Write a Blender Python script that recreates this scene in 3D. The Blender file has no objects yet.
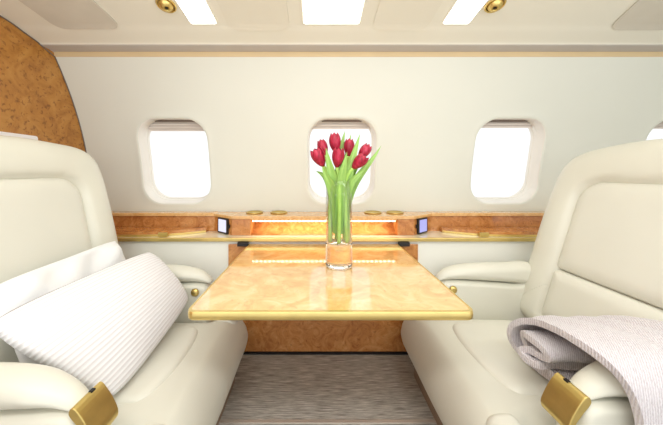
import bpy, bmesh, math, random
import numpy as np
from mathutils import Vector, Matrix

random.seed(7)
scn = bpy.context.scene
COL = scn.collection
E = 1.07            # eye height above the cabin floor
F = 270.0           # focal length in pixels of the 663 px frame
XC = 0.05           # centre line of the two facing seats
R = math.radians


def srgb(r, g, b):
    return tuple(((c / 255) / 12.92 if c / 255 <= 0.04045 else ((c / 255 + 0.055) / 1.055) ** 2.4) for c in (r, g, b)) + (1.0,)


# ------------------------------------------------------------------ materials
def new_mat(name):
    m = bpy.data.materials.new(name)
    m.use_nodes = True
    nt = m.node_tree
    b = nt.nodes['Principled BSDF']
    return m, nt, b


def N(nt, t, **kw):
    n = nt.nodes.new(t)
    for k, v in kw.items():
        if k in n.inputs:
            n.inputs[k].default_value = v
        else:
            setattr(n, k, v)
    return n


def L(nt, a, ao, b, bi):
    nt.links.new(a.outputs[ao], b.inputs[bi])


def coords(nt, scale=(1, 1, 1), rot=(0, 0, 0)):
    tc = N(nt, 'ShaderNodeTexCoord')
    mp = N(nt, 'ShaderNodeMapping')
    mp.inputs['Scale'].default_value = scale
    mp.inputs['Rotation'].default_value = rot
    L(nt, tc, 'Object', mp, 'Vector')
    return mp


def ramp(nt, stops):
    r = N(nt, 'ShaderNodeValToRGB')
    el = r.color_ramp.elements
    while len(el) < len(stops):
        el.new(0.5)
    for e, (p, c) in zip(el, stops):
        e.position = p
        e.color = c
    return r


def bump(nt, b, src, out, strength, dist=0.01):
    bp = N(nt, 'ShaderNodeBump')
    bp.inputs['Strength'].default_value = strength
    bp.inputs['Distance'].default_value = dist
    L(nt, src, out, bp, 'Height')
    L(nt, bp, 'Normal', b, 'Normal')
    return bp


def plain(name, col, rough=0.5, metal=0.0, spec=0.5, vary=0.03, nscale=6.0, coat=0.0):
    m, nt, b = new_mat(name)
    mp = coords(nt)
    no = N(nt, 'ShaderNodeTexNoise')
    no.inputs['Scale'].default_value = nscale
    no.inputs['Detail'].default_value = 3
    L(nt, mp, 'Vector', no, 'Vector')
    d = tuple(max(0, c * (1 - vary)) for c in col[:3]) + (1,)
    u = tuple(min(1, c * (1 + vary)) for c in col[:3]) + (1,)
    r = ramp(nt, [(0.3, d), (0.7, u)])
    L(nt, no, 'Fac', r, 'Fac')
    L(nt, r, 'Color', b, 'Base Color')
    b.inputs['Roughness'].default_value = rough
    b.inputs['Metallic'].default_value = metal
    b.inputs['Specular IOR Level'].default_value = spec
    b.inputs['Coat Weight'].default_value = coat
    b.inputs['Coat Roughness'].default_value = 0.04
    return m


def leather(name, col):
    m, nt, b = new_mat(name)
    mp = coords(nt)
    no = N(nt, 'ShaderNodeTexNoise')
    no.inputs['Scale'].default_value = 4
    L(nt, mp, 'Vector', no, 'Vector')
    d = tuple(c * 0.955 for c in col[:3]) + (1,)
    r = ramp(nt, [(0.3, d), (0.7, col)])
    L(nt, no, 'Fac', r, 'Fac')
    L(nt, r, 'Color', b, 'Base Color')
    vo = N(nt, 'ShaderNodeTexVoronoi')
    vo.inputs['Scale'].default_value = 420
    L(nt, mp, 'Vector', vo, 'Vector')
    bump(nt, b, vo, 'Distance', 0.05, 0.002)
    b.inputs['Roughness'].default_value = 0.36
    b.inputs['Specular IOR Level'].default_value = 0.45
    return m


def burl(name, lo, mid, hi, scale=9.0, rough=0.18, coat=0.6, speck=0.55, speckcol=None, dist=1.8, th=(.60, .72)):
    m, nt, b = new_mat(name)
    mp = coords(nt)
    n1 = N(nt, 'ShaderNodeTexNoise')
    n1.inputs['Scale'].default_value = scale
    n1.inputs['Detail'].default_value = 8
    n1.inputs['Roughness'].default_value = 0.65
    n1.inputs['Distortion'].default_value = dist
    L(nt, mp, 'Vector', n1, 'Vector')
    r1 = ramp(nt, [(0.28, lo), (0.5, mid), (0.74, hi)])
    L(nt, n1, 'Fac', r1, 'Fac')
    n2 = N(nt, 'ShaderNodeTexNoise')
    n2.inputs['Scale'].default_value = scale * 5.5
    n2.inputs['Detail'].default_value = 3
    n2.inputs['Distortion'].default_value = 0.6
    L(nt, mp, 'Vector', n2, 'Vector')
    r2 = ramp(nt, [(th[0], (0, 0, 0, 1)), (th[1], (1, 1, 1, 1))])
    L(nt, n2, 'Fac', r2, 'Fac')
    mu = N(nt, 'ShaderNodeMath', operation='MULTIPLY')
    L(nt, r2, 'Color', mu, 0)
    mu.inputs[1].default_value = speck
    mx = N(nt, 'ShaderNodeMix', data_type='RGBA')
    L(nt, mu, 'Value', mx, 'Factor')
    L(nt, r1, 'Color', mx, 6)
    mx.inputs[7].default_value = speckcol or tuple(c * 0.3 for c in lo[:3]) + (1,)
    L(nt, mx, 2, b, 'Base Color')
    b.inputs['Roughness'].default_value = rough
    b.inputs['Coat Weight'].default_value = coat
    b.inputs['Coat Roughness'].default_value = 0.03
    b.inputs['Coat IOR'].default_value = 1.7
    return m


def emitter(name, col, strength):
    m, nt, b = new_mat(name)
    b.inputs['Base Color'].default_value = (0.9, 0.9, 0.9, 1) if strength > 2 else (0.02, 0.02, 0.03, 1)
    b.inputs['Emission Color'].default_value = col
    b.inputs['Emission Strength'].default_value = strength
    return m


M = {}
M['wall'] = plain('cream_wall', srgb(225, 226, 216), 0.55, vary=0.012, nscale=2)
M['ceil'] = plain('cream_headliner', srgb(238, 235, 222), 0.5, vary=0.012, nscale=2)
M['lowerwall'] = plain('cream_side_panel', srgb(242, 241, 232), 0.45, vary=0.012, nscale=2)
M['tan'] = plain('tan_strip', srgb(216, 192, 150), 0.6)
M['greylip'] = plain('grey_lip', srgb(200, 194, 190), 0.6)
M['frame'] = plain('window_frame_white', srgb(236, 231, 222), 0.45, vary=0.01)
M['shade'] = plain('shade_fabric', srgb(222, 212, 203), 0.7, vary=0.02)
M['slot'] = plain('dark_slot', srgb(122, 108, 98), 0.8)
M['leather'] = leather('cream_leather', srgb(227, 225, 211))
M['leather2'] = leather('cream_leather_inset', srgb(228, 226, 213))
M['brass'] = plain('brushed_brass', srgb(216, 190, 118), 0.36, metal=0.9, vary=0.05, nscale=30)
M['goldtrim'] = plain('gold_edge', srgb(226, 200, 128), 0.3, metal=0.85, vary=0.05, nscale=20)
M['black'] = plain('black_plastic', srgb(28, 26, 28), 0.4)
M['bulkburl'] = burl('bulkhead_burl', srgb(150, 94, 34), srgb(182, 124, 52), srgb(200, 146, 72), 9.0, 0.4, 0.15, 0.7, srgb(110, 60, 22), 0.7, (.55, .68))
M['burl'] = burl('burl_panel', srgb(160, 96, 46), srgb(196, 130, 70), srgb(220, 164, 102), 12.0, 0.22, 0.4, 0.5, srgb(120, 60, 26))
M['burl_dark'] = burl('burl_cabinet', srgb(134, 80, 36), srgb(166, 106, 54), srgb(186, 126, 70), 8.0, 0.3, 0.2, 0.3)
M['burl_light'] = burl('burl_rail', srgb(206, 150, 88), srgb(226, 176, 112), srgb(238, 200, 146), 12.0, 0.2, 0.5, 0.25)
M['burl_table'] = burl('burl_table', srgb(208, 152, 84), srgb(234, 190, 122), srgb(246, 220, 166), 9.0, 0.09, 1.0, 0.4, srgb(196, 128, 66), 1.5)
M['shelf'] = plain('cream_lacquer', srgb(238, 228, 196), 0.2, coat=0.5)
M['plinth'] = plain('brown_plinth', srgb(140, 118, 98), 0.5, vary=0.1, nscale=20)
M['grille'] = plain('grey_grille', srgb(214, 208, 195), 0.7)
M['white'] = plain('white_plate', srgb(246, 242, 244), 0.4)
M['hatch'] = plain('hatch_cream', srgb(236, 232, 218), 0.5, vary=0.012, nscale=2)
M['lens'] = emitter('light_lens', (1.0, 0.99, 0.98, 1), 2.5)
M['screen'] = emitter('screen_blue', srgb(176, 178, 240), 0.75)
M['screen_white'] = emitter('screen_pale', srgb(226, 228, 250), 0.8)


def carpet():
    m, nt, b = new_mat('ribbed_carpet')
    mp = coords(nt, (7, 150, 1))
    n = N(nt, 'ShaderNodeTexNoise')
    n.inputs['Scale'].default_value = 1.6
    n.inputs['Detail'].default_value = 3
    n.inputs['Roughness'].default_value = 0.7
    L(nt, mp, 'Vector', n, 'Vector')
    r = ramp(nt, [(0.34, srgb(126, 122, 115)), (0.5, srgb(172, 168, 160)), (0.66, srgb(216, 212, 204))])
    L(nt, n, 'Fac', r, 'Fac')
    L(nt, r, 'Color', b, 'Base Color')
    mp2 = coords(nt, (260, 260, 1))
    n2 = N(nt, 'ShaderNodeTexNoise')
    n2.inputs['Scale'].default_value = 1.0
    L(nt, mp2, 'Vector', n2, 'Vector')
    bump(nt, b, n2, 'Fac', 0.4, 0.004)
    b.inputs['Roughness'].default_value = 0.62
    return m


M['carpet'] = carpet()
M['sill_metal'] = plain('floor_strip_metal', srgb(206, 196, 186), 0.35, metal=0.4)


def ribbed_cloth():
    m, nt, b = new_mat('ribbed_pillow_cloth')
    uv = N(nt, 'ShaderNodeUVMap')
    sx = N(nt, 'ShaderNodeSeparateXYZ')
    L(nt, uv, 'UV', sx, 'Vector')
    mu = N(nt, 'ShaderNodeMath', operation='MULTIPLY')
    mu.inputs[1].default_value = 2 * math.pi * 27
    L(nt, sx, 'Y', mu, 0)
    sn = N(nt, 'ShaderNodeMath', operation='SINE')
    L(nt, mu, 'Value', sn, 0)
    r = ramp(nt, [(0.0, srgb(222, 217, 219)), (0.4, srgb(240, 239, 241))])  # shadow between the ribs painted in as a darker mauve
    ma = N(nt, 'ShaderNodeMath', operation='MULTIPLY_ADD')
    ma.inputs[1].default_value = 0.5
    ma.inputs[2].default_value = 0.5
    L(nt, sn, 'Value', ma, 0)
    L(nt, ma, 'Value', r, 'Fac')
    L(nt, r, 'Color', b, 'Base Color')
    bump(nt, b, ma, 'Value', 0.25, 0.004)
    b.inputs['Roughness'].default_value = 0.8
    b.inputs['Sheen Weight'].default_value = 0.3
    return m


def throw_cloth():
    m, nt, b = new_mat('woven_throw')
    mp = coords(nt, (1, 1, 1), (0, 0, R(35)))
    w = N(nt, 'ShaderNodeTexWave')
    w.inputs['Scale'].default_value = 62
    w.inputs['Distortion'].default_value = 2.5
    w.inputs['Detail'].default_value = 2
    w.inputs['Detail Scale'].default_value = 3
    L(nt, mp, 'Vector', w, 'Vector')
    no = N(nt, 'ShaderNodeTexNoise')
    no.inputs['Scale'].default_value = 120
    L(nt, mp, 'Vector', no, 'Vector')
    ad = N(nt, 'ShaderNodeMath', operation='ADD')
    L(nt, w, 'Fac', ad, 0)
    L(nt, no, 'Fac', ad, 1)
    r = ramp(nt, [(0.2, srgb(196, 186, 190)), (0.5, srgb(217, 209, 213)), (0.9, srgb(231, 225, 229))])
    hf = N(nt, 'ShaderNodeMath', operation='MULTIPLY')
    hf.inputs[1].default_value = 0.6
    L(nt, ad, 'Value', hf, 0)
    L(nt, hf, 'Value', r, 'Fac')
    L(nt, r, 'Color', b, 'Base Color')
    bump(nt, b, ad, 'Value', 0.5, 0.005)
    b.inputs['Roughness'].default_value = 0.9
    b.inputs['Sheen Weight'].default_value = 0.4
    return m


def led_mat():
    m, nt, b = new_mat('led_dots')
    mp = coords(nt, (1, 0, 0))
    w = N(nt, 'ShaderNodeTexWave')
    w.bands_direction = 'X'
    w.inputs['Scale'].default_value = 12
    L(nt, mp, 'Vector', w, 'Vector')
    r = ramp(nt, [(0.35, (0.25, 0.2, 0.12, 1)), (0.6, (1, 0.86, 0.62, 1))])
    L(nt, w, 'Fac', r, 'Fac')
    L(nt, r, 'Color', b, 'Emission Color')
    b.inputs['Emission Strength'].default_value = 2.6
    return m


def glass(name, rough=0.0, col=(1, 1, 1, 1), ior=1.45):
    m, nt, b = new_mat(name)
    b.inputs['Base Color'].default_value = col
    b.inputs['Transmission Weight'].default_value = 1.0
    b.inputs['Roughness'].default_value = rough
    b.inputs['IOR'].default_value = ior
    return m


def thin_pane():
    m = bpy.data.materials.new('window_pane_acrylic')
    m.use_nodes = True
    nt = m.node_tree
    nt.nodes.clear()
    o = N(nt, 'ShaderNodeOutputMaterial')
    t = N(nt, 'ShaderNodeBsdfTransparent')
    t.inputs['Color'].default_value = (1, 1, 1, 1)
    g = N(nt, 'ShaderNodeBsdfGlossy')
    g.inputs['Roughness'].default_value = 0.02
    mx = N(nt, 'ShaderNodeMixShader')
    mx.inputs[0].default_value = 0.05
    L(nt, t, 0, mx, 1)
    L(nt, g, 0, mx, 2)
    L(nt, mx, 0, o, 0)
    return m


def petal_mat():
    m, nt, b = new_mat('tulip_petal')
    mp = coords(nt, (60, 60, 12))
    n = N(nt, 'ShaderNodeTexNoise')
    n.inputs['Scale'].default_value = 1.5
    L(nt, mp, 'Vector', n, 'Vector')
    r = ramp(nt, [(0.3, srgb(128, 8, 36)), (0.55, srgb(178, 20, 58)), (0.8, srgb(216, 66, 98))])
    L(nt, n, 'Fac', r, 'Fac')
    L(nt, r, 'Color', b, 'Base Color')
    b.inputs['Roughness'].default_value = 0.45
    b.inputs['Subsurface Weight'].default_value = 0.08
    return m


def leaf_mat(name, a, c):
    m, nt, b = new_mat(name)
    uv = N(nt, 'ShaderNodeUVMap')
    mp = N(nt, 'ShaderNodeMapping')
    mp.inputs['Scale'].default_value = (14, 1, 1)
    L(nt, uv, 'UV', mp, 'Vector')
    n = N(nt, 'ShaderNodeTexNoise')
    n.inputs['Scale'].default_value = 2
    L(nt, mp, 'Vector', n, 'Vector')
    r = ramp(nt, [(0.3, a), (0.7, c)])
    L(nt, n, 'Fac', r, 'Fac')
    L(nt, r, 'Color', b, 'Base Color')
    b.inputs['Roughness'].default_value = 0.42
    return m


M['ribbed'] = ribbed_cloth()
M['pillow'] = plain('white_cotton', srgb(238, 238, 238), 0.85, vary=0.015, nscale=8)
M['throw'] = throw_cloth()
M['led'] = led_mat()
def clear(name, tint, refl):
    m = bpy.data.materials.new(name)
    m.use_nodes = True
    nt = m.node_tree
    nt.nodes.clear()
    o = N(nt, 'ShaderNodeOutputMaterial')
    t = N(nt, 'ShaderNodeBsdfTransparent')
    t.inputs['Color'].default_value = tint
    g = N(nt, 'ShaderNodeBsdfGlossy')
    g.inputs['Roughness'].default_value = 0.01
    fr = N(nt, 'ShaderNodeLayerWeight')
    fr.inputs['Blend'].default_value = 0.2
    mu = N(nt, 'ShaderNodeMath', operation='MULTIPLY')
    mu.inputs[1].default_value = refl
    L(nt, fr, 1, mu, 0)
    mx = N(nt, 'ShaderNodeMixShader')
    L(nt, mu, 0, mx, 0)
    L(nt, t, 0, mx, 1)
    L(nt, g, 0, mx, 2)
    L(nt, mx, 0, o, 0)
    return m


M['vase_wall'] = clear('clear_vase_wall', (0.985, 0.99, 0.98, 1), 0.8)
M['glass'] = glass('clear_glass')
M['water'] = clear('water', (0.97, 0.985, 0.96, 1), 0.35)
M['pane'] = thin_pane()
M['petal'] = petal_mat()
M['leaf'] = leaf_mat('tulip_leaf', srgb(108, 158, 66), srgb(172, 208, 108))
M['stem'] = plain('tulip_stem', srgb(176, 216, 104), 0.4, vary=0.12, nscale=20)

# ------------------------------------------------------------------ object helpers


def tag(o, label=None, cat=None, group=None, kind=None):
    if label:
        o['label'] = label
    if cat:
        o['category'] = cat
    if group:
        o['group'] = group
    if kind:
        o['kind'] = kind
    return o


def empty(name, loc, label=None, cat=None, group=None, kind=None):
    o = bpy.data.objects.new(name, None)
    o.empty_display_size = 0.1
    COL.objects.link(o)
    o.location = loc
    return tag(o, label, cat, group, kind)


def world_loc(o):
    v = Vector(o.location)
    p = o.parent
    while p:
        v += Vector(p.location)
        p = p.parent
    return v


def mesh(name, verts, faces, mat, parent=None, smooth=True, bevel=0, seg=3, loc=None, uvs=None, auto=None):
    """verts in world coordinates (or root-local when parent is at the origin)."""
    off = world_loc(parent) if parent else Vector((0, 0, 0))
    if parent is None:
        if loc is None:
            a = np.array(verts, dtype=float)
            loc = ((a[:, 0].min() + a[:, 0].max()) / 2, (a[:, 1].min() + a[:, 1].max()) / 2, a[:, 2].min())
        off = Vector(loc)
    me = bpy.data.meshes.new(name)
    me.from_pydata([tuple(Vector(v) - off) for v in verts], [], faces)
    bm = bmesh.new()
    bm.from_mesh(me)
    if uvs is None:
        bmesh.ops.remove_doubles(bm, verts=bm.verts, dist=1e-6)
    bmesh.ops.recalc_face_normals(bm, faces=bm.faces)
    bm.to_mesh(me)
    bm.free()
    if uvs is not None:
        ul = me.uv_layers.new(name='UVMap')
        for lp in me.loops:
            ul.data[lp.index].uv = uvs[lp.vertex_index]
    o = bpy.data.objects.new(name, me)
    COL.objects.link(o)
    me.materials.append(mat)
    if parent:
        o.parent = parent
    else:
        o.location = loc
    if smooth:
        for p in me.polygons:
            p.use_smooth = True
    if bevel:
        md = o.modifiers.new('bevel', 'BEVEL')
        md.width = bevel
        md.segments = seg
        md.limit_method = 'ANGLE'
        md.angle_limit = R(35)
        md.harden_normals = False
    if auto:
        me.set_sharp_from_angle(angle=R(auto))
    return o


class MB:
    def __init__(s):
        s.v, s.f = [], []

    def add(s, vs, fs):
        b = len(s.v)
        s.v += [tuple(v) for v in vs]
        s.f += [tuple(b + i for i in f) for f in fs]
        return s

    def box(s, x0, x1, y0, y1, z0, z1):
        return s.add([(x0, y0, z0), (x1, y0, z0), (x1, y1, z0), (x0, y1, z0), (x0, y0, z1), (x1, y0, z1), (x1, y1, z1), (x0, y1, z1)],
                     [(0, 3, 2, 1), (4, 5, 6, 7), (0, 1, 5, 4), (1, 2, 6, 5), (2, 3, 7, 6), (3, 0, 4, 7)])

    def prism(s, poly, xf, w0, w1):
        n = len(poly)
        vs = [xf(u, v, w0) for u, v in poly] + [xf(u, v, w1) for u, v in poly]
        fs = [tuple(range(n))[::-1], tuple(range(n, 2 * n))] + [(i, (i + 1) % n, n + (i + 1) % n, n + i) for i in range(n)]
        return s.add(vs, fs)

    def lathe(s, prof, c=(0, 0, 0), n=40, axis=None):
        """prof: list of (r, z); closed caps where r==0."""
        mat = Matrix.Identity(3) if axis is None else Vector((0, 0, 1)).rotation_difference(Vector(axis)).to_matrix()
        c = Vector(c)
        vs, rows = [], []
        for r, z in prof:
            if r < 1e-6:
                rows.append([len(vs)])
                vs.append(c + mat @ Vector((0, 0, z)))
            else:
                rows.append(list(range(len(vs), len(vs) + n)))
                vs += [c + mat @ Vector((r * math.cos(2 * math.pi * i / n), r * math.sin(2 * math.pi * i / n), z)) for i in range(n)]
        fs = []
        for a, b in zip(rows, rows[1:]):
            for i in range(n):
                j = (i + 1) % n
                if len(a) == 1 and len(b) == 1:
                    continue
                if len(a) == 1:
                    fs.append((a[0], b[i], b[j]))
                elif len(b) == 1:
                    fs.append((a[i], b[0], a[j]))
                else:
                    fs.append((a[i], b[i], b[j], a[j]))
        return s.add(vs, fs)

    def tube(s, pts, rad, n=10):
        pts = [Vector(p) for p in pts]
        vs, fs = [], []
        up = Vector((0.3, 0.9, 0.1)).normalized()
        for k, p in enumerate(pts):
            t = (pts[min(k + 1, len(pts) - 1)] - pts[max(k - 1, 0)]).normalized()
            a = t.cross(up).normalized()
            b = t.cross(a)
            r = rad[k] if hasattr(rad, '__len__') else rad
            vs += [p + a * r * math.cos(2 * math.pi * i / n) + b * r * math.sin(2 * math.pi * i / n) for i in range(n)]
        for k in range(len(pts) - 1):
            for i in range(n):
                j = (i + 1) % n
                fs.append((k * n + i, k * n + j, (k + 1) * n + j, (k + 1) * n + i))
        fs.append(tuple(range(n))[::-1])
        fs.append(tuple((len(pts) - 1) * n + i for i in range(n)))
        return s.add(vs, fs)

    def build(s, name, mat, parent=None, **kw):
        return mesh(name, s.v, s.f, mat, parent, **kw)


def rrect(u0, u1, v0, v1, r, n=8):
    """rounded rectangle; r is one radius or four (bl, br, tr, tl)."""
    rs = r if hasattr(r, '__len__') else (r,) * 4
    out = []
    for (cx, cy, a0), rr in zip(((u0, v0, 180), (u1, v0, 270), (u1, v1, 0), (u0, v1, 90)), rs):
        sx = 1 if cx == u0 else -1
        sy = 1 if cy == v0 else -1
        ox, oy = cx + sx * rr, cy + sy * rr
        for i in range(n + 1):
            a = R(a0 + 90 * i / n)
            out.append((ox + rr * math.cos(a), oy + rr * math.sin(a)))
    return out


def densify(poly, step):
    out = []
    n = len(poly)
    for i in range(n):
        a, b = np.array(poly[i]), np.array(poly[(i + 1) % n])
        d = np.linalg.norm(b - a)
        if d < 1e-7:
            continue
        k = max(1, int(math.ceil(d / step)))
        for j in range(k):
            out.append(tuple(a + (b - a) * j / k))
    return out


def smoothpoly(pts, per=10, closed=True):
    """Catmull-Rom through pts."""
    pts = [np.array(p, dtype=float) for p in pts]
    n = len(pts)
    out = []
    rng = range(n) if closed else range(n - 1)
    for i in rng:
        if closed:
            p0, p1, p2, p3 = pts[i - 1], pts[i], pts[(i + 1) % n], pts[(i + 2) % n]
        else:
            p0, p1, p2, p3 = pts[max(i - 1, 0)], pts[i], pts[i + 1], pts[min(i + 2, n - 1)]
        for j in range(per):
            t = j / per
            out.append(tuple(0.5 * ((2 * p1) + (-p0 + p2) * t + (2 * p0 - 5 * p1 + 4 * p2 - p3) * t * t + (-p0 + 3 * p1 - 3 * p2 + p3) * t ** 3)))
    if not closed:
        out.append(tuple(pts[-1]))
    return out


def sdf(P, poly):
    """signed distance (positive inside) of points P to polygon."""
    P = np.asarray(P, dtype=float)
    A = np.array(poly, dtype=float)
    B = np.roll(A, -1, axis=0)
    d2 = np.full(len(P), 1e9)
    ins = np.zeros(len(P), dtype=bool)
    for a, b in zip(A, B):
        e = b - a
        l2 = e @ e
        if l2 < 1e-16:
            continue
        w = P - a
        t = np.clip((w @ e) / l2, 0, 1)
        q = w - t[:, None] * e
        d2 = np.minimum(d2, (q * q).sum(1))
        c = (a[1] > P[:, 1]) != (b[1] > P[:, 1])
        if abs(e[1]) > 1e-12:
            ins ^= c & (P[:, 0] < e[0] * (P[:, 1] - a[1]) / e[1] + a[0])
    d = np.sqrt(d2)
    return np.where(ins, d, -d)


def rnd(d, r):
    t = np.clip(d / r, 0, 1)
    return np.sqrt(np.maximum(0, 1 - (1 - t) ** 2))


RINGS = [1, .996, .988, .975, .957, .935, .91, .88, .84, .8, .76, .72, .68, .64, .6, .56, .52, .48, .44, .4, .36, .32, .28, .24, .2, .16, .12, .08, .04]


def pad(name, poly, front, back, xf, mat, parent=None, step=0.02, center=None, rings=RINGS, **kw):
    """closed cushion-like solid. front/back: f(P, d) -> w arrays (d = distance inside the outline)."""
    poly = densify(poly, step)
    c = np.array(center if center else (np.mean([p[0] for p in poly]), np.mean([p[1] for p in poly])))
    A = np.array(poly)
    n = len(A)
    P = np.concatenate([c + r * (A - c) for r in rings] + [c[None, :]])
    d = np.maximum(0, sdf(P, poly))
    d[:n] = 0
    wf, wb = front(P, d), back(P, d)
    k = len(P)
    vs = [xf(P[i][0], P[i][1], wf[i]) for i in range(k)] + [xf(P[i][0], P[i][1], wb[i]) for i in range(k)]
    fs = []
    m = len(rings)
    for off, flip in ((0, 0), (k, 1)):
        for a in range(m - 1):
            for i in range(n):
                j = (i + 1) % n
                q = (off + a * n + i, off + a * n + j, off + (a + 1) * n + j, off + (a + 1) * n + i)
                fs.append(q[::-1] if flip else q)
        for i in range(n):
            j = (i + 1) % n
            q = (off + (m - 1) * n + i, off + (m - 1) * n + j, off + m * n)
            fs.append(q[::-1] if flip else q)
    for i in range(n):
        j = (i + 1) % n
        fs.append((i, k + i, k + j, j))
    return mesh(name, vs, fs, mat, parent, **kw)


def px(x, y, d):
    return Vector(((x - 316) / F * d, d, E + (173 - y) / F * d))


# ------------------------------------------------------------------ fuselage section
_wz = np.array([-.45, -.26, 0, .187, .40, .55, .684]) + E
_wy = np.array([1.862, 1.855, 1.835, 1.80, 1.725, 1.662, 1.593])
_wp = np.polyfit(_wz, _wy, 3)


def wall_y(z):
    return float(np.polyval(_wp, z))


CEIL = smoothpoly([(1.508, .716 + E), (1.49, .726 + E), (1.42, .744 + E), (1.36, .7606 + E), (1.22, .782 + E), (1.0, .81 + E), (.6, .84 + E), (.2, .85 + E), (-.3, .85 + E), (-.7, .835 + E)], 6, closed=False)
_cy = np.array([p[0] for p in CEIL])[::-1]
_cz = np.array([p[1] for p in CEIL])[::-1]


def ceil_z(y):
    return float(np.interp(y, _cy, _cz))


XL, XR = -1.54, 2.95
ZTOP = .684 + E
ZBOT = -.45 + E

# floor ---------------------------------------------------------------
o = MB().box(XL, XR, 1.17, 1.62, -.04, 0).build('floor', M['carpet'], smooth=False)
tag(o, kind='structure')
o = MB().box(XL, XR, -.75, 1.15, -.04, 0).build('floor.001', M['carpet'], smooth=False)
tag(o, kind='structure')
o = MB().box(XL, XR, 1.151, 1.169, -.04, .004).build('trim_4', M['sill_metal'], smooth=False, bevel=.002)
tag(o, kind='structure')

# back wall with window openings -------------------------------------
WINX = [-.948, .172, 1.286, 2.415]
PITCH = 1.114
HW, HH, WZC, WR = .229, .282, .072 + E, .135


def hole_outline(n=10):
    return rrect(-HW, HW, -HH, HH, WR, n)


HOLE = densify(hole_outline(), .03)


def build_wall():
    mb = MB()
    for i, wx in enumerate(WINX):
        x0 = wx - PITCH / 2 if i else XL - wx + wx
        x0 = (wx + WINX[i - 1]) / 2 if i else XL
        x1 = (wx + WINX[i + 1]) / 2 if i < 3 else XR
        pts = list(HOLE)
        # boundary targets
        tg = []
        for (u, v) in pts:
            a, b = u / HW, v / HH
            m_ = max(abs(a), abs(b))
            a, b = a / m_, b / m_
            X = wx + (x1 - wx) * a if a > 0 else wx + (wx - x0) * a
            Z = WZC + (ZTOP - WZC) * b if b > 0 else WZC + (WZC - ZBOT) * b
            tg.append([X, Z])
        for cx_, cz_ in ((x0, ZBOT), (x1, ZBOT), (x1, ZTOP), (x0, ZTOP)):   # snap nearest to the corners
            k = min(range(len(tg)), key=lambda q: (tg[q][0] - cx_) ** 2 + (tg[q][1] - cz_) ** 2)
            tg[k] = [cx_, cz_]
        ts = [0, .012, .03, .055, .09, .15, .25, .4, .55, .7, .85, 1]
        lip = [0, -.002, -.0035, -.0025, -.001, 0, 0, 0, 0, 0, 0, 0]
        n = len(pts)
        vs = []
        for t, l_ in zip(ts, lip):
            for (u, v), (X, Z) in zip(pts, tg):
                x = (wx + u) * (1 - t) + X * t
                z = (WZC + v) * (1 - t) + Z * t
                vs.append((x, wall_y(z) + l_, z))
        fs = []
        for a in range(len(ts) - 1):
            for k in range(n):
                j = (k + 1) % n
                fs.append((a * n + k, a * n + j, (a + 1) * n + j, (a + 1) * n + k))
        mb.add(vs, fs)
    o = mb.build('wall_back', M['wall'])
    return tag(o, kind='structure')


build_wall()

slope = (wall_y(WZC + .15) - wall_y(WZC - .15)) / .3
nrm = Vector((0, 1, -slope)).normalized()


def win_pt(wx, u, v, depth, sc):
    z = WZC + v
    # start on the wall surface at the rim, end on a flat plane
    base = Vector((wx + u * sc, wall_y(z), WZC + v * sc))
    flat = Vector((wx + u * sc, wall_y(WZC), WZC)) + Vector((0, slope, 1)) * (v * sc)
    t = min(1, depth / .05)
    return base * (1 - t) + flat * t + nrm * depth


def scaled_cut(wx, sc, vcut, depth, mat, name, par, thick=.006, top=1.0, pleats=False):
    """a flat piece filling the opening above height fraction vcut."""
    pts = [(u * sc, min(v * sc, HH * sc * top)) for u, v in HOLE]
    vc = HH * sc * vcut
    up = [p for p in pts if p[1] > vc]
    xs = [p[0] for p in up]
    poly = [p for p in up]
    # order kept CCW starting right side -> top -> left
    poly = sorted(poly, key=lambda p: math.atan2(p[1] - vc + .001, p[0]))
    hw = max(abs(x) for x in xs)
    poly = [(hw, vc)] + poly + [(-hw, vc)]

    def xf(u, v, w):
        return Vector((wx + u, wall_y(WZC), WZC)) + Vector((0, slope, 1)) * v + nrm * (depth + w)
    mb = MB().prism(poly, xf, 0, thick)
    if pleats:
        for k in range(4):
            v0 = vc + k * .019
            mb.prism([(-hw * .98, v0), (hw * .98, v0), (hw * .98, v0 + .011), (-hw * .98, v0 + .011)], xf, -.012, .001)
    return mb.build(name, mat, par, smooth=False)


for i, wx in enumerate(WINX):
    w = empty('window_%d' % (i + 1), (wx, wall_y(WZC), WZC), kind='structure')
    prof = [(0, 1, 0), (.003, .994, 0), (.008, .988, 0), (.02, .984, 0), (.05, .979, 0), (.052, .972, 0), (.075, .968, 0), (.080, .966, 0), (.080, .952, 0), (.092, .947, 0), (.10, .945, 0)]
    vs, fs = [], []
    n = len(HOLE)
    for dp, sc, off in prof:
        for u, v in HOLE:
            p = win_pt(wx, u, v, dp, sc)
            vs.append((p.x, p.y + off, p.z))
    for a in range(len(prof) - 1):
        for k in range(n):
            j = (k + 1) % n
            fs.append((a * n + k, a * n + j, (a + 1) * n + j, (a + 1) * n + k))
    mesh('window_frame', vs, fs, M['frame'], w, auto=40)
    pv = [win_pt(wx, u, v, .096, .947) for u, v in HOLE]
    mesh('pane', pv, [tuple(range(n))], M['pane'], w, smooth=False)
    # pleated shade drawn a little way down, with a dark slot above it
    scaled_cut(wx, .965, (.74, .79, .82, .80)[i], .066, M['shade'], 'window_shade', w, pleats=True)
    scaled_cut(wx, .978, .952, .040, M['slot'], 'shade_slot', w, thick=.01)

# lower side panel and cabin ends --------------------------------------
o = MB().box(XL, XR, 1.612, 1.64, 0, .672).build('wall_lower', M['lowerwall'], smooth=False)
tag(o, kind='structure')


def section_poly():
    pts = [(1.61, 0.0), (1.61, .70), (1.86, .70)]
    for z in np.linspace(ZBOT + .12, ZTOP, 16):
        pts.append((wall_y(z), z))
    pts += [(1.585, .712 + E)]
    pts += [(y, z) for y, z in CEIL]
    pts += [(-.75, 1.8), (-.75, 0)]
    return pts


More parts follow.
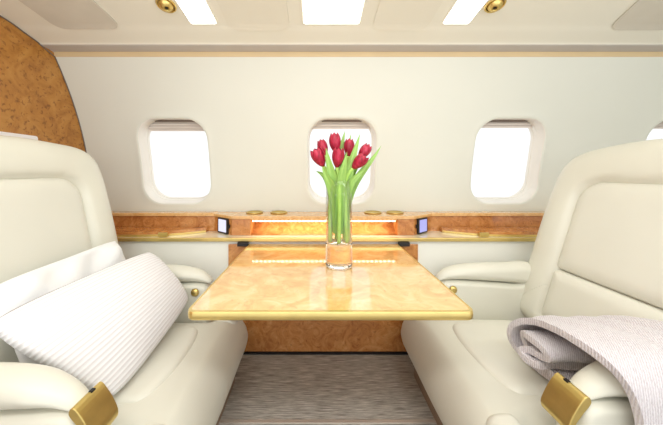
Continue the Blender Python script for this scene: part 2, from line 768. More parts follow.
sec = section_poly()
o = MB().prism(sec, lambda u, v, w: (w, u, v), XL - .03, XL).build('wall_left', M['bulkburl'], smooth=False)
tag(o, kind='structure')
o = MB().prism(sec, lambda u, v, w: (w, u, v), XR, XR + .03).build('wall_right', M['wall'], smooth=False)
tag(o, kind='structure')
edge = [(XL + .003, wall_y(z) - .002, z) for z in np.linspace(.86, ZTOP, 14)] + [(XL + .004, 1.50, .716 + E)] + [(XL + .004, y, z - .004) for y, z in CEIL[3:30]]
o = MB().tube(edge, .003, 8).build('trim_3', M['slot'])
tag(o, kind='structure')


def sweep_x(name, prof, mat, x0=XL, x1=XR, **kw):
    vs = [(x0, y, z) for y, z in prof] + [(x1, y, z) for y, z in prof]
    n = len(prof)
    fs = [(i, i + 1, n + i + 1, n + i) for i in range(n - 1)]
    return mesh(name, vs, fs, mat, **kw)


tag(sweep_x('ceiling', CEIL, M['ceil']), kind='structure')
tag(sweep_x('trim_1', [(1.586, .7125 + E), (1.512, .7145 + E), (1.506, .717 + E), (1.507, .722 + E)], M['greylip'], smooth=False), kind='structure')
tag(sweep_x('trim_2', [(1.593, .684 + E), (1.589, .690 + E), (1.586, .7125 + E)], M['tan'], smooth=False), kind='structure')

# ------------------------------------------------------------------ ceiling fittings


def ceil_patch(name, x0, x1, y0, y1, drop, mat, parent, thick=.004, r=.012, ny=18, shear=0.0):
    """a thin slab following the ceiling curve."""
    poly = densify(rrect(x0, x1, y0, y1, r, 6), .03)
    ys = np.linspace(y0, y1, ny)
    mb = MB()
    c = ((x0 + x1) / 2, (y0 + y1) / 2)
    ring = [1, .97, .9, .75, .6, .45, .3, .15]
    vs = []
    n = len(poly)
    for off in (0, thick):
        for q in ring:
            for (u, v) in poly:
                U, V = c[0] + (u - c[0]) * q, c[1] + (v - c[1]) * q
                vs.append((U + shear * (V - y1), V, ceil_z(V) - drop - off))
        vs.append((c[0] + shear * (c[1] - y1), c[1], ceil_z(c[1]) - drop - off))
    k = len(ring) * n + 1
    fs = []
    for b in (0, k):
        for a in range(len(ring) - 1):
            for i in range(n):
                j = (i + 1) % n
                fs.append((b + a * n + i, b + a * n + j, b + (a + 1) * n + j, b + (a + 1) * n + i))
        for i in range(n):
            fs.append((b + (len(ring) - 1) * n + i, b + (len(ring) - 1) * n + (i + 1) % n, b + k - 1))
    for i in range(n):
        fs.append((i, (i + 1) % n, k + (i + 1) % n, k + i))
    return mesh(name, vs, fs, mat, parent, smooth=False)


def ceiling_light(x0, x1, label):
    t = empty('ceiling_light', ((x0 + x1) / 2, 1.0, ceil_z(1.0)), label, 'light', 'white ceiling light panels')
    ceil_patch('bezel', x0 - .008, x1 + .008, .30, 1.373, -.001, M['ceil'], t, .004)
    ceil_patch('lens', x0, x1, .308, 1.365, .002, M['lens'], t, .004, r=.008)
    return t


ceiling_light(-.630, -.503, 'narrow bright ceiling light panel at left, beside the brass reading light over the left seat')
ceiling_light(-.061, .217, 'wide bright ceiling light panel in the middle, above the tulips')
ceiling_light(.642, .770, 'narrow bright ceiling light panel at right, beside the brass reading light over the right seat')


def reading_light(x, y, tilt, label):
    z = ceil_z(y)
    t = empty('reading_light', (x, y, z), label, 'reading light', 'brass reading lights')
    ax = Vector((0, -.25, -1)).normalized()
    MB().lathe([(.042, 0), (.044, .005), (.041, .010), (.037, .010), (.0345, .004), (.0345, -.006), (.042, 0)], (x, y, z), 36, ax).build('ring', M['brass'], t)
    bx = Vector((tilt, -.35, -1)).normalized()
    prof = [(.034 * math.sin(a), -.004 + .034 * math.cos(a)) for a in np.linspace(math.pi * .75, .30, 14)] + [(.0095, .024), (.0085, .020), (0, .020)]
    MB().lathe(prof, (x, y, z), 32, bx).build('swivel_ball', M['brass'], t)
    MB().lathe([(0, .0235), (.0065, .0235), (.0065, .016), (0, .016)], (x, y, z), 16, bx).build('aperture', M['black'], t)


reading_light(-.69, 1.245, .25, 'brass swivel reading light in the ceiling above the left seat')
reading_light(.825, 1.245, -.25, 'brass swivel reading light in the ceiling above the right seat')


def ceiling_cover(name, x0, x1, y0, y1, mat, label, cat, group, shear, drop=.001):
    o = ceil_patch(name, x0, x1, y0, y1, drop, mat, None, .004, r=.05, shear=shear)
    return tag(o, label, cat, group)


ceiling_cover('speaker_cover', -1.34, -1.005, .72, 1.400, M['grille'], 'grey rounded speaker cover in the ceiling next to the burl bulkhead', 'speaker cover', 'grey ceiling speaker covers', 0)
ceiling_cover('speaker_cover', 1.52, 1.90, .72, 1.405, M['grille'], 'grey rounded speaker cover in the ceiling above the right seat back', 'speaker cover', 'grey ceiling speaker covers', .35)
ceiling_cover('oxygen_mask_hatch', -.45, -.135, 1.10, 1.408, M['hatch'], 'cream flush hatch in the ceiling between left and middle light panels', 'ceiling hatch', 'cream ceiling hatches', 0)
ceiling_cover('oxygen_mask_hatch', .29, .575, 1.10, 1.408, M['hatch'], 'cream flush hatch in the ceiling between middle and right light panels', 'ceiling hatch', 'cream ceiling hatches', 0)

# ------------------------------------------------------------------ side ledge
CC = .0425          # centre of the console
led = empty('side_ledge', (CC, 1.70, .64), 'long burl wood side ledge with gold edge running under the windows', 'ledge')
ZS = .687
MB().box(XL + .002, XR - .002, 1.60, 1.855, .672, ZS).build('shelf_board', M['shelf'], led, smooth=False)
MB().box(XL + .002, XR - .002, 1.585, 1.600, .666, ZS + .002).build('gold_edge', M['goldtrim'], led, smooth=False, bevel=.005)
xb = .7125   # half distance between the outer ends of the angled faces
for s in (-1, 1):
    xa, xe = (XL + .002, CC - xb) if s < 0 else (CC + xb, XR - .002)
    MB().box(xa, xe, 1.783, 1.80, ZS, .787).build('back_panel', M['burl'], led, smooth=False)
    MB().box(xa, xe, 1.765, 1.853, .787, .808).build('top_rail', M['burl_light'], led, smooth=False, bevel=.004)
    # angled face that carries the control screen
    x1, x2 = CC + s * xb, CC + s * .56
    MB().prism([(x1, 1.783), (x2, 1.66), (x2, 1.80), (x1, 1.80)], lambda u, v, w: (u, v, w), ZS, .787).build('angled_panel', M['burl'], led, smooth=False)
    MB().prism([(x1, 1.765), (x2, 1.648), (x2, 1.853), (x1, 1.853)], lambda u, v, w: (u, v, w), .787, .806).build('top_rail', M['burl_light'], led, smooth=False, bevel=.004)
    # solid block between the angled face and the lit recess
    xc = XC + s * .45
    MB().box(min(x2, xc), max(x2, xc), 1.655, 1.80, ZS, .787).build('end_block', M['burl'], led, smooth=False, bevel=.004)
MB().box(CC - .56, CC + .56, 1.645, 1.853, .787, .806).build('console_top', M['burl_light'], led, smooth=False, bevel=.004)
# curved back of the recess
rc = [(1.655 + .10 * (1 - math.cos(a)), 0) for a in (0,)]
prof = [(1.80, .787), (1.765, .787)] + [(1.765 - .10 * (1 - math.cos(t)), .787 - .095 * math.sin(t) if t < 1.57 else .69) for t in np.linspace(.1, 1.5, 10)] + [(1.655, ZS), (1.80, ZS)]
MB().prism(prof, lambda u, v, w: (w, u, v), XC - .45, XC + .45).build('recess_back', M['burl'], led)
MB().box(XC - .445, XC + .445, 1.6475, 1.654, .7815, .787).build('recess_lip', M['burl_light'], led, smooth=False, bevel=.002)
MB().box(XC - .44, XC + .44, 1.656, 1.666, .771, .780).build('light_strip', M['led'], led, smooth=False)
for x in (-.405, -.245, .375, .52):
    MB().lathe([(0, 0), (.052, 0), (.056, .003), (.056, .008), (.050, .010), (.046, .005), (0, .005)], (x, 1.782, .806), 32).build('cup_holder_rim', M['brass'], led)
la = bpy.data.lights.new('recess_glow', 'AREA')
la.shape = 'RECTANGLE'
la.size, la.size_y = .86, .02
la.energy = 0.95
la.color = (1, .93, .80)
lo = bpy.data.objects.new('recess_glow', la)
lo.location = (XC, 1.675, .768)
lo.rotation_euler = (R(35), 0, 0)
COL.objects.link(lo)

# folding drink trays on the ledge


def drink_tray(x_tip, x_end, latch_x, label):
    s = 1 if x_end > x_tip else -1
    pts = [(x_tip, 1.745), (x_tip + s * .05, 1.712), (x_tip + s * .13, 1.668), (x_tip + s * .22, 1.636), (x_tip + s * .34, 1.622), (x_tip + s * .5, 1.62)]
    front = smoothpoly(pts, 8, closed=False) + [(x_end, 1.62)]
    poly = front + [(x_end, 1.776), (x_tip + s * .02, 1.776), (x_tip, 1.765)]
    t = empty('drink_tray', ((x_tip + x_end) / 2, 1.70, ZS), label, 'tray', 'curved drink trays on the side ledge')
    MB().prism(poly, lambda u, v, w: (u, v, w), ZS + .0005, ZS + .030).build('tray_board', M['burl'], t, smooth=False)
    # gold band along the curved front
    mb = MB()
    vs, fs = [], []
    for (u, v) in front:
        vs += [(u, v - .004, ZS + .001), (u, v - .004, ZS + .013), (u, v + .003, ZS + .013), (u, v + .003, ZS + .001)]
    for i in range(len(front) - 1):
        a, b = 4 * i, 4 * i + 4
        for k in range(4):
            fs.append((a + k, a + (k + 1) % 4, b + (k + 1) % 4, b + k))
    mesh('tray_edge', vs, fs + [(0, 1, 2, 3), tuple(range(len(vs) - 4, len(vs)))], M['goldtrim'], t, smooth=False)
    MB().box(latch_x - .028, latch_x + .028, 1.608, 1.6215, ZS + .0015, ZS + .027).build('latch', M['brass'], t, smooth=False, bevel=.003)


drink_tray(-.71, XL + .01, -.915, 'curved burl drink tray with gold edge on the ledge beside the left seat')
drink_tray(.815, 2.3, 1.005, 'curved burl drink tray with gold edge on the ledge beside the right seat')


def control_screen(s, scr, label):
    A = Vector((CC + s * xb, 1.783, 0))
    B = Vector((CC + s * .56, 1.66, 0))
    t = (B - A).normalized()
    nn = Vector((t.y, -t.x, 0)) if (Vector((t.y, -t.x, 0))).y < 0 else Vector((-t.y, t.x, 0))
    c = A + (B - A) * .58
    root = empty('control_screen', (c.x, c.y, .70), label, 'screen', 'seat control screens on the console')

    def xf(u, v, w):
        p = c + t * u + nn * w
        return (p.x, p.y, v)
    MB().prism(rrect(-.054, .054, .6905, .786, .006, 4), xf, .0015, .014).build('bezel', M['black'], root, smooth=False, bevel=.002)
    MB().prism(rrect(-.042, .042, .700, .777, .003, 4), xf, .0143, .0155).build('display', scr, root, smooth=False)
    MB().prism(rrect(.0545, .068, .728, .752, .005, 4), xf, .002, .010).build('side_button', M['black'], root, smooth=False)


control_screen(-1, M['screen_white'], 'small black framed control screen with pale display, on the console near the left seat')
control_screen(1, M['screen'], 'small black framed control screen with violet blue display, on the console near the right seat')

# ------------------------------------------------------------------ burl cabinet below the ledge and folding table
cab = empty('table_cabinet', (CC, 1.61, 0), 'burl wood cabinet panel on the side wall below the table', 'cabinet')
MB().box(CC - .562, CC + .562, 1.598, 1.6115, .012, .648).build('panel', M['burl'], cab, smooth=False, bevel=.003)
MB().box(CC - .562, CC + .562, 1.590, 1.6115, 0, .011).build('kick_strip', M['black'], cab, smooth=False)

ZT = .651
tab = empty('folding_table', (XC - .003, 1.20, .62), 'glossy burl wood folding table with gold edge between the two facing seats', 'table')
tp = rrect(-.393, .482, .811, 1.594, (.024, .024, .006, .006), 8)
tp_in = rrect(-.389, .478, .815, 1.593, (.021, .021, .004, .004), 8)
MB().prism(tp_in, lambda u, v, w: (u, v, w), ZT - .024, ZT).build('tabletop', M['burl_table'], tab, smooth=False, bevel=.0015)
# gold band round the three free sides
vs, fs = [], []
op = [p for p in densify(tp, .05)]
op = [p for p in op if p[1] < 1.592]
op.sort(key=lambda p: (0 if p[0] < 0 else 1))
left = sorted([p for p in op if p[0] < -.368], key=lambda p: -p[1])
right = sorted([p for p in op if p[0] > .457], key=lambda p: p[1])
mid = sorted([p for p in op if -.368 <= p[0] <= .457 and p[1] < .9], key=lambda p: p[0])
path = left + mid + right
cen = np.array((.0445, 1.2))
band = []
for p in path:
    q = np.array(p)
    v = cen - q
    # inward offset
    ins = np.array((np.sign(v[0]) * .006 if abs(q[0] - .0445) > .41 else 0, .006 if q[1] < .85 else 0))
    band.append((q, q + ins))
for q, i_ in band:
    vs += [(q[0], q[1] + .003, ZT + .0008), (q[0], q[1], ZT - .004), (q[0], q[1] - .0015, ZT - .013), (q[0], q[1] + .001, ZT - .023), (q[0], q[1] + .006, ZT - .027), (i_[0], i_[1] + .006, ZT - .027), (i_[0], i_[1] + .006, ZT + .0008)]
NB = 7
for k in range(len(band) - 1):
    a, b = NB * k, NB * k + NB
    for m_ in range(NB):
        fs.append((a + m_, a + (m_ + 1) % NB, b + (m_ + 1) % NB, b + m_))
fs += [tuple(range(NB)), tuple(range(len(vs) - NB, len(vs)))]
mesh('gold_edge', vs, fs, M['goldtrim'], tab, auto=40)
for xh in (-.428, .516):
    MB().box(xh - .032, xh + .032, 1.572, 1.5965, ZT - .010, ZT + .0135).build('hinge', M['black'], tab, smooth=False, bevel=.003)
MB().box(XC - .30, XC + .30, .95, 1.574, ZT - .045, ZT - .0275).build('support_frame', M['burl_dark'], tab, smooth=False, bevel=.003)

# ------------------------------------------------------------------ seats


def make_chair(ox, oy, m, near, recl, label, crown=0.0):
    """m = +1 faces +X, -1 faces -X; near = local sign of y of the aisle arm (the one with the brass cap)."""
    root = empty('lounge_seat', (ox, oy, 0), label, 'seat', 'cream leather lounge seats')

    def W(x, y, z):
        return (ox + m * x, oy + y, z)
    le, le2 = M['leather'], M['leather2']
    # plinth
    MB().prism(rrect(-.34, .512, -.34, .34, .03, 5), lambda u, v, w: W(u, v, w), 0, .075).build('plinth', M['plinth'], root, smooth=False, bevel=.004)
    # seat cushion with ears in front of the arms
    sp = [(-.02, -.325), (.372, -.325), (.388, -.345), (.39, -.40), (.41, -.43), (.46, -.438), (.53, -.425), (.562, -.38)]
    sp = sp + [(.568, 0)] + [(u, -v) for u, v in sp[::-1]]

    def sf(P, d):
        x, y = P[:, 0], P[:, 1]
        crown = .018 * np.clip(1 - (y / .34) ** 2, 0, 1) * np.clip((x + .1) / .3, 0, 1)
        front_drop = -.02 * np.clip((x - .42) / .14, 0, 1) ** 2
        return .20 + (.13 + crown + front_drop) * rnd(d, .085)

    def sb(P, d):
        return .20 - .122 * rnd(d, .085)
    pad('seat_cushion', sp, sf, sb, W, le, root, step=.012, center=(.455, 0))

    def top(P):
        return sf(P, np.maximum(0, sdf(P, densify(sp, .018))))
    # stitched inset on the cushion
    ip = smoothpoly([(.02, -.205), (.30, -.215), (.375, -.19), (.405, -.10), (.412, 0), (.405, .10), (.375, .19), (.30, .215), (.02, .205)], 6)
    pad('seat_inset', ip, lambda P, d: top(P) - .006 + .020 * rnd(d, .035), lambda P, d: top(P) - .02, W, le2, root, step=.02, rings=RINGS[:24:1])
    for s in (-1, 1):
        bp = rrect(.415, .525, .272 if s > 0 else -.425, .425 if s > 0 else -.272, .036, 6)
        pad('seat_bolster', bp, lambda P, d: top(P) - .005 + .015 * rnd(d, .02), lambda P, d: top(P) - .02, W, le2, root, step=.015)
    # ---- back
    ca, sa = math.cos(recl), math.sin(recl)

    def B(u, h, w):           # u across, h up the back, w out of its face
        return W(-.062 - sa * h + ca * w, u, .335 + ca * h + sa * w)
    half = .405
    bo = [(-half + .05, -.02), (half - .05, -.02), (half - .005, .04), (half, .25), (half, .55), (half - .010, .73), (half - .042, .83), (half - .115, .888 - crown * .3), (half - .25, .916 - crown * .8), (0, .928 - crown)]
    bo = bo + [(-u, h) for u, h in bo[2:-1][::-1]]
    # keep order CCW: bottom, right side, top, left side
    bo = smoothpoly(bo, 6)
    inset = rrect(-.245, .245, .03, .738, (.03, .03, .11, .11), 10)

    def bf(P, d):
        di = -sdf(P, inset)              # distance outside the inset
        w = -.06 + .06 * rnd(d, .085)
        lip = np.where(di > 0, .0, 1.0)
        w = w + .022 * rnd(np.maximum(di, 0), .07) - .006
        w = np.where(di <= 0, w - .030 * np.clip(-di / .012, 0, 1), w)
        wing = .004 * np.clip((np.abs(P[:, 0]) - .24) / .14, 0, 1) ** 1.5 * np.clip((.75 - P[:, 1]) / .3, 0, 1)
        return w + wing * np.clip(d / .03, 0, 1)

    def bb(P, d):
        return -.06 - .11 * rnd(d, .08)
    pad('backrest', bo, bf, bb, B, le, root, step=.014, center=(0, .46))

    def pf(base, hgt, r):
        return lambda P, d: base + hgt * rnd(d, r)
    pad('back_cushion', rrect(-.240, .240, .286, .733, (.02, .02, .106, .106), 10), pf(-.026, .028, .06), lambda P, d: -.045 + 0 * d, B, le2, root, step=.018)
    pad('lumbar_cushion', rrect(-.240, .240, .034, .281, .022, 6), pf(-.026, .036, .06), lambda P, d: -.045 + 0 * d, B, le2, root, step=.018)
    # ---- arms
    for s in (-1, 1):
        y0, y1 = s * .332, s * .432
        ym = (y0 + y1) / 2
        arm_poly = smoothpoly([(-.13, .08), (0, .08), (.20, .08), (.335, .09), (.362, .14), (.365, .30), (.362, .43), (.345, .478), (.28, .490), (.12, .482), (-.05, .470), (-.13, .464)], 5)

        def AX(u, v, w, ym=ym):
            return W(u, ym + w, v)
        ab = pad('armrest', arm_poly, lambda P, d: .044 * rnd(d, .02) + .002, lambda P, d: -.044 * rnd(d, .02) - .002, AX, le, root, step=.02, center=(.1, .28))
        tip = [(.325, .480), (.345, .472), (.356, .480), (.342, .500), (.292, .540)] if s == near else [(.33, .487), (.360, .481), (.372, .494), (.352, .522), (.30, .553)]
        pad_poly = smoothpoly([(-.145, .469), (-.05, .475), (.12, .487), (.26, .493)] + tip + [(.19, .573), (0, .580), (-.14, .578)], 6)
        pad('arm_pad', pad_poly, lambda P, d: (.050 - .012 * np.clip((P[:, 0] - .24) / .1, 0, 1)) * rnd(d, .042) + .001, lambda P, d: -(.050 - .012 * np.clip((P[:, 0] - .24) / .1, 0, 1)) * rnd(d, .042) - .001, AX, le, ab, step=.014, center=(.08, .527))
        # gold control button on the inner face
        yb = s * .332 - s * .006
        MB().lathe([(0, .012), (.012, .012), (.016, .008), (.019, .006), (.021, 0), (0, 0)], W(.300, yb + s * .006, .452), 24, (0, -s, 0)).build('control_button', M['brass'], ab)
        if s == near:
            cp = smoothpoly([(.338, .496), (.360, .466), (.380, .436), (.382, .418), (.392, .416), (.395, .438), (.375, .480), (.350, .511)], 4)
            MB().prism(cp, lambda u, v, w: W(u, ym + w, v), -.043, .043).build('brass_cap', M['brass'], ab, smooth=False, bevel=.003)
            MB().box(*sorted((ox + m * .345, ox + m * .354)), oy + ym - s * .012 - .006, oy + ym - s * .012 + .006, .500, .5125).build('latch_slot', M['black'], ab, smooth=False)
    return root


make_chair(-.926, 1.065, 1, -1, R(11.5), 'cream leather lounge seat left of the table, holding two white pillows', crown=.022)
make_chair(1.026, 1.098, -1, -1, R(17.5), 'cream leather lounge seat right of the table, with a folded throw on it')

# ------------------------------------------------------------------ pillows


def pillow(name, c, thick, mat, label, n=44, back=None, wob=0.0, seed=0, pinch=.10, sag=0.0):
    """c: four corners TL, TR, BR, BL (Vector); bulge along the plane normal."""
    TL, TR, BR, BL = [Vector(q) for q in c]
    nn = (TR - BL).cross(TL - BR).normalized()
    if nn.y > 0:
        nn = -nn
    rs = np.random.RandomState(seed)
    ph = rs.rand(8) * 6.28
    vs, uvs, fs = [], [], []
    for side in (1, -1):
        for j in range(n + 1):
            for i in range(n + 1):
                u, v = i / n, j / n
                # corners stay sharp, edges bow in
                uu = u + pinch * (u - .5) * -1 * (4 * v * (1 - v)) * .35
                vv = v + pinch * (v - .5) * -1 * (4 * u * (1 - u)) * .35
                cr = 1 - .07 * (abs(2 * u - 1) * abs(2 * v - 1)) ** 4
                uu, vv = .5 + (uu - .5) * cr, .5 + (vv - .5) * cr
                p = (BL * (1 - uu) + BR * uu) * (1 - vv) + (TL * (1 - uu) + TR * uu) * vv
                e = (4 * u * (1 - u)) ** .55 * (4 * v * (1 - v)) ** .55
                w = (thick if side > 0 else (back or thick)) * e * side
                edge = min(u, 1 - u, v, 1 - v)
                wr = wob * math.sin(9 * u + 3 * v + ph[0]) * math.exp(-((v - .8) / .25) ** 2) * (1 if side > 0 else 0) * min(1, edge * 12)
                wr += wob * .7 * math.sin(17 * u - 6 * v + ph[1]) * math.exp(-((v - .85) / .15) ** 2) * (1 if side > 0 else 0) * min(1, edge * 12)
                vs.append(p + nn * (w + wr))
                uvs.append((u, v))
    m1 = (n + 1) ** 2
    for b in (0, m1):
        for j in range(n):
            for i in range(n):
                q = (b + j * (n + 1) + i, b + j * (n + 1) + i + 1, b + (j + 1) * (n + 1) + i + 1, b + (j + 1) * (n + 1) + i)
                fs.append(q if b == 0 else q[::-1])
    # stitch the rims
    rim = [j * (n + 1) for j in range(0)]
    loop = [i for i in range(n + 1)] + [j * (n + 1) + n for j in range(1, n + 1)] + [n * (n + 1) + i for i in range(n - 1, -1, -1)] + [j * (n + 1) for j in range(n - 1, 0, -1)]
    for a, b in zip(loop, loop[1:] + loop[:1]):
        fs.append((a, m1 + a, m1 + b, b))
    o = mesh(name, vs, fs, mat, uvs=uvs)
    return tag(o, label, 'pillow')


pillow('throw_pillow', [(-.998, .81, .728), (-.998, 1.355, .745), (-.865, 1.355, .425), (-.865, .81, .420)], .048, M['pillow'],
       'plain white pillow leaning on the left seat back, behind the ribbed one', wob=.016, back=.03, seed=3)
pillow('throw_pillow', [(-.905, .715, .668), (-.825, 1.350, .690), (-.630, 1.365, .435), (-.620, .825, .365)], .074, M['ribbed'],
       'white ribbed pillow lying in front of the plain pillow on the left seat', seed=5, pinch=-.03, back=.018)

# ------------------------------------------------------------------ folded throw


def throw():
    path = [(.632, .20), (.630, .36), (.632, .50), (.648, .572), (.69, .601), (.77, .602), (.85, .585), (.92, .562), (.98, .532), (1.025, .488), (1.038, .440),
            (1.018, .402), (.955, .381), (.895, .381), (.852, .386), (.840, .408), (.880, .420), (.935, .414), (.978, .430), (.990, .468), (.958, .500), (.905, .516),
            (.850, .520), (.832, .500), (.862, .484), (.910, .474), (.930, .455), (.895, .448), (.860, .456)]
    P = smoothpoly(path, 6, closed=False)
    n = len(P)
    xs = np.linspace(0, 1, 26)
    vs, fs = [], []
    rs = np.random.RandomState(2)
    for a, t in enumerate(xs):
        for k, (y, z) in enumerate(P):
            s = k / (n - 1)
            x0 = .765 - .03 * math.sin(s * 9) - .035 * s + .012 * math.sin(s * 31)
            xe = 1.055 + .3 * (z - .335) if y > .69 else 1.055 + .3 * (z - .335) + min(.2, (.69 - y) * 5)
            x = x0 + (xe - x0) * t
            f = min(1, t * 6)
            wz = .006 * math.sin(7 * t * 3 + s * 12) * f + .004 * math.sin(23 * t + s * 30) * f
            yy = y + .005 * math.sin(5 * t + 2) * f
            zz = z
            vs.append((x, yy, zz + wz * (1 if s < .4 else .2)))
    m_ = len(xs)
    for a in range(m_ - 1):
        for k in range(n - 1):
            fs.append((a * n + k, a * n + k + 1, (a + 1) * n + k + 1, (a + 1) * n + k))
    o = mesh('throw_blanket', vs, fs, M['throw'])
    md = o.modifiers.new('thick', 'SOLIDIFY')
    md.thickness = .021
    md.offset = 0
    b = o.modifiers.new('bev', 'BEVEL')
    b.width = .006
    b.segments = 3
    b.limit_method = 'ANGLE'
    b.angle_limit = R(50)
    return tag(o, 'folded pale mauve woven throw lying over the arm of the right seat', 'blanket')


throw()

# ------------------------------------------------------------------ vase and tulips
VX, VY, VZ = .103, 1.212, ZT + .001
H = .385
vase = empty('glass_vase', (VX, VY, VZ), 'tall clear glass vase with a thick base on the burl table', 'vase')
MB().lathe([(0, 0), (.052, 0), (.058, .004), (.060, .012), (.060, .098), (.0585, .1085), (.052, .1095), (.044, .1065), (0, .1050)], (VX, VY, VZ), 64).build('solid_base', M['glass'], vase)
g = [(.0595, .1095), (.0590, .2), (.0590, .3), (.0602, H - .002), (.0585, H), (.0568, H - .002), (.0555, .3), (.0555, .2), (.0558, .13), (.0558, .1098), (.0595, .1095)]
MB().lathe(g, (VX, VY, VZ), 64).build('glass_body', M['vase_wall'], vase)
wl = .335
wprof = [(0, .1105), (.0545, .1105), (.0552, .114), (.0552, .2), (.0551, .3), (.0552, wl), (0, wl)]
MB().lathe(wprof, (VX, VY, VZ), 64).build('water', M['water'], vase)


def bez(p0, p1, p2, p3, n):
    out = []
    for i in range(n + 1):
        t = i / n
        out.append(p0 * (1 - t) ** 3 + p1 * 3 * t * (1 - t) ** 2 + p2 * 3 * t * t * (1 - t) + p3 * t ** 3)
    return out


def bloom_mesh(c, axis, size, open_, root):
    """six overlapping petals round an egg-shaped cup."""
    q = Vector((0, 0, 1)).rotation_difference(axis.normalized()).to_matrix()
    mb = MB()
    for layer in (0, 1):
        for k in range(3):
            a0 = 2 * math.pi * (k + .5 * layer) / 3 + .4
            nu, nv = 8, 12
            vs, fs = [], []
            for j in range(nv + 1):
                t = j / nv
                rad = size * (.315 if layer == 0 else .29) * (math.sin(math.pi * min(1, (t * .78 + .04))) ** .7) * (1 + open_ * t * t * (1.2 if layer == 0 and k == 0 else .5))
                zz = size * (t * 1.05)
                hw = 1.12 * (math.sin(math.pi * (.10 + .90 * t)) ** .6) if t < 1 else 0
                for i in range(nu + 1):
                    u = (i / nu - .5) * 2
                    a = a0 + u * hw
                    rr = rad * (1 - .05 * u * u + .06 * (1 - u * u) * t)
                    vs.append(c + q @ Vector((rr * math.cos(a), rr * math.sin(a), zz - .03 * size * u * u * t)))
            for j in range(nv):
                for i in range(nu):
                    b = j * (nu + 1) + i
                    fs.append((b, b + 1, b + nu + 2, b + nu + 1))
            mb.add(vs, fs)
    return mb.build('bloom', M['petal'], root)


def leaf_mesh(pts, width, root, side=None, fold=.28):
    vs, uvs, fs = [], [], []
    n = len(pts)
    for k, p in enumerate(pts):
        t = k / (n - 1)
        tan = (pts[min(k + 1, n - 1)] - pts[max(k - 1, 0)]).normalized()
        s = side if side else Vector((1, 0, 0))
        s = (s - tan * s.dot(tan)).normalized()
        nn = s.cross(tan)
        w = width * (math.sin(math.pi * min(1, .16 + .84 * t)) ** .8) if t < 1 else 0.0005
        for i in range(7):
            u = (i / 6 - .5) * 2
            vs.append(p + s * (u * w) + nn * (fold * w * u * u))
            uvs.append(((u + 1) / 2, t))
    for k in range(n - 1):
        for i in range(6):
            b = k * 7 + i
            fs.append((b, b + 1, b + 8, b + 7))
    return mesh('leaf', vs, fs, M['leaf'], root, uvs=uvs)


def tulip(p_bloom, axis, size, open_, base_ang, leaves, label):
    """p_bloom: bloom centre; leaves: list of (tip, mid offset, width)."""
    root = empty('tulip', (VX, VY, VZ + .105), label, 'tulip', 'red tulips in the glass vase')
    ax = Vector(axis).normalized()
    b0 = Vector(p_bloom) - ax * size * .5
    r0 = .043
    base_ang = R(base_ang)
    foot = Vector((VX + r0 * math.cos(base_ang), VY + r0 * math.sin(base_ang), VZ + .1125))
    rr_ = .012 if abs(base_ang - R(100)) < .01 else .037
    rim = Vector((VX + rr_ * math.cos(base_ang), VY + rr_ * math.sin(base_ang), VZ + H))
    below = foot.lerp(rim, .55) + Vector((.004 * math.sin(base_ang * 3), .003, 0))
    pts = smoothpoly([foot, below, rim, b0], 7, closed=False)
    MB().tube([Vector(p) for p in pts], [.0086] * (len(pts) - 3) + [.0075, .0075, .008], 10).build('stem', M['stem'], root)
    bloom_mesh(b0, ax, size, open_, root)
    for (tip, mid, w, side) in leaves:
        tip = Vector(tip)
        mid = Vector(mid)
        md = Vector((mid.x - VX, mid.y - VY, 0))
        if md.length > .034:
            md = md.normalized() * .034
        st = Vector((VX, VY, VZ + .15)) + md * .8
        ctr = bez(st, Vector((VX, VY, VZ + H + .02)) + md * 1.0, mid, tip, 22)
        leaf_mesh([Vector(p) for p in ctr], w, root, Vector(side) if side else None)
    return root


def T(x, y, dy=0.0):
    return px(x, y, VY + dy)


tulip(T(319, 158, -.03), (-.55, -.15, 1), .085, .35, 200, [(T(322, 166, -.06), T(330, 190, -.06), .021, None), (T(316, 171, .02), T(326, 176, .02), .014, None)],
      'red tulip leaning out at the far left of the vase, petals opening')
tulip(T(323, 148, .04), (-.3, .2, 1), .075, .0, 150, [(T(345, 131, .05), T(338, 160, .05), .020, None)],
      'red tulip half hidden behind the leftmost bloom in the vase')
tulip(T(335, 143, .02), (-.06, .05, 1), .085, .0, 100, [(T(351, 134, .04), T(346, 162, .04), .017, None)],
      'red tulip standing highest in the vase, left of centre')
tulip(T(338, 158, -.045), (.10, -.2, 1), .085, .0, 264, [(T(326, 148, -.05), T(331, 178, -.06), .022, None), (T(342, 148, -.03), T(338, 172, -.04), .018, None)],
      'slender red tulip at the front centre of the bunch, below the highest bloom')
tulip(T(349, 148, .03), (.05, .1, 1), .078, .0, 50, [(T(360, 134, -.02), T(350, 168, -.04), .020, None)],
      'red tulip between the highest bloom and the two right ones')
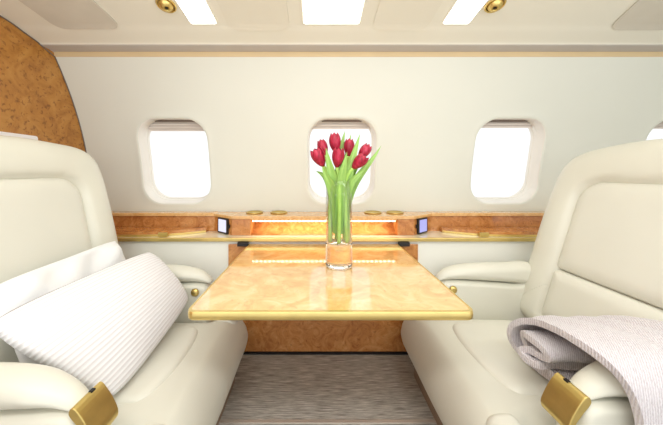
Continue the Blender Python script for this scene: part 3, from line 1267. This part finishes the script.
tulip(T(364, 152, .02), (.75, .1, 1), .075, .08, 5, [(T(381, 146, .01), T(362, 178, .0), .018, None), (T(364, 160, .03), T(352, 168, .03), .018, None)],
      'red tulip leaning out at the upper right of the bunch')
tulip(T(359, 162, -.04), (.75, -.3, .75), .080, .12, 318, [(T(347, 152, -.06), T(341, 180, -.06), .020, None), (T(366, 168, -.03), T(353, 182, -.05), .016, None)],
      'red tulip drooping low at the right front of the bunch')

# small white plate on the bulkhead
o = MB().prism(rrect(.95, 1.488, 1.12, 1.272, .012, 5), lambda u, v, w: (w, u, v), XL + .0005, XL + .010).build('wall_plate', M['white'], smooth=False, bevel=.003)
tag(o, 'white rounded plate on the burl bulkhead behind the left seat back', 'plate')

# ------------------------------------------------------------------ light, world, camera
wd = bpy.data.worlds.new('daylight')
wd.use_nodes = True
wd.node_tree.nodes['Background'].inputs['Color'].default_value = (0.955, 0.987, 1.0, 1)
wd.node_tree.nodes['Background'].inputs['Strength'].default_value = 0.84
scn.world = wd

la = bpy.data.lights.new('cabin_light', 'AREA')
la.shape = 'RECTANGLE'
la.size, la.size_y = 3.2, .25
la.energy = 14
la.color = (.98, .985, .98)
lo = bpy.data.objects.new('cabin_light', la)
lo.location = (.3, -.1, 1.88)
lo.rotation_euler = (R(18), 0, 0)
COL.objects.link(lo)

la = bpy.data.lights.new('ceiling_fill', 'AREA')  # unseen fill lamp, added behind the camera to brighten the ceiling
la.shape = 'RECTANGLE'
la.size, la.size_y = 3.6, .3
la.energy = 13
la.color = (.98, .98, .95)
lo = bpy.data.objects.new('ceiling_fill', la)
lo.location = (.4, -.55, 1.25)
lo.rotation_euler = (R(180 - 35), 0, 0)
COL.objects.link(lo)

cam = bpy.data.cameras.new('camera')
cam.sensor_width = 36
cam.lens = F / 663 * 36
cam.shift_x = (331.5 - 316) / 663
cam.shift_y = -(212.5 - 173) / 663
cam.clip_start = .02
co = bpy.data.objects.new('camera', cam)
co.location = (0, 0, E)
co.rotation_euler = (R(90), 0, 0)
COL.objects.link(co)
scn.camera = co

scn.view_settings.view_transform = 'Standard'
scn.view_settings.look = 'None'
scn.view_settings.exposure = 0.49
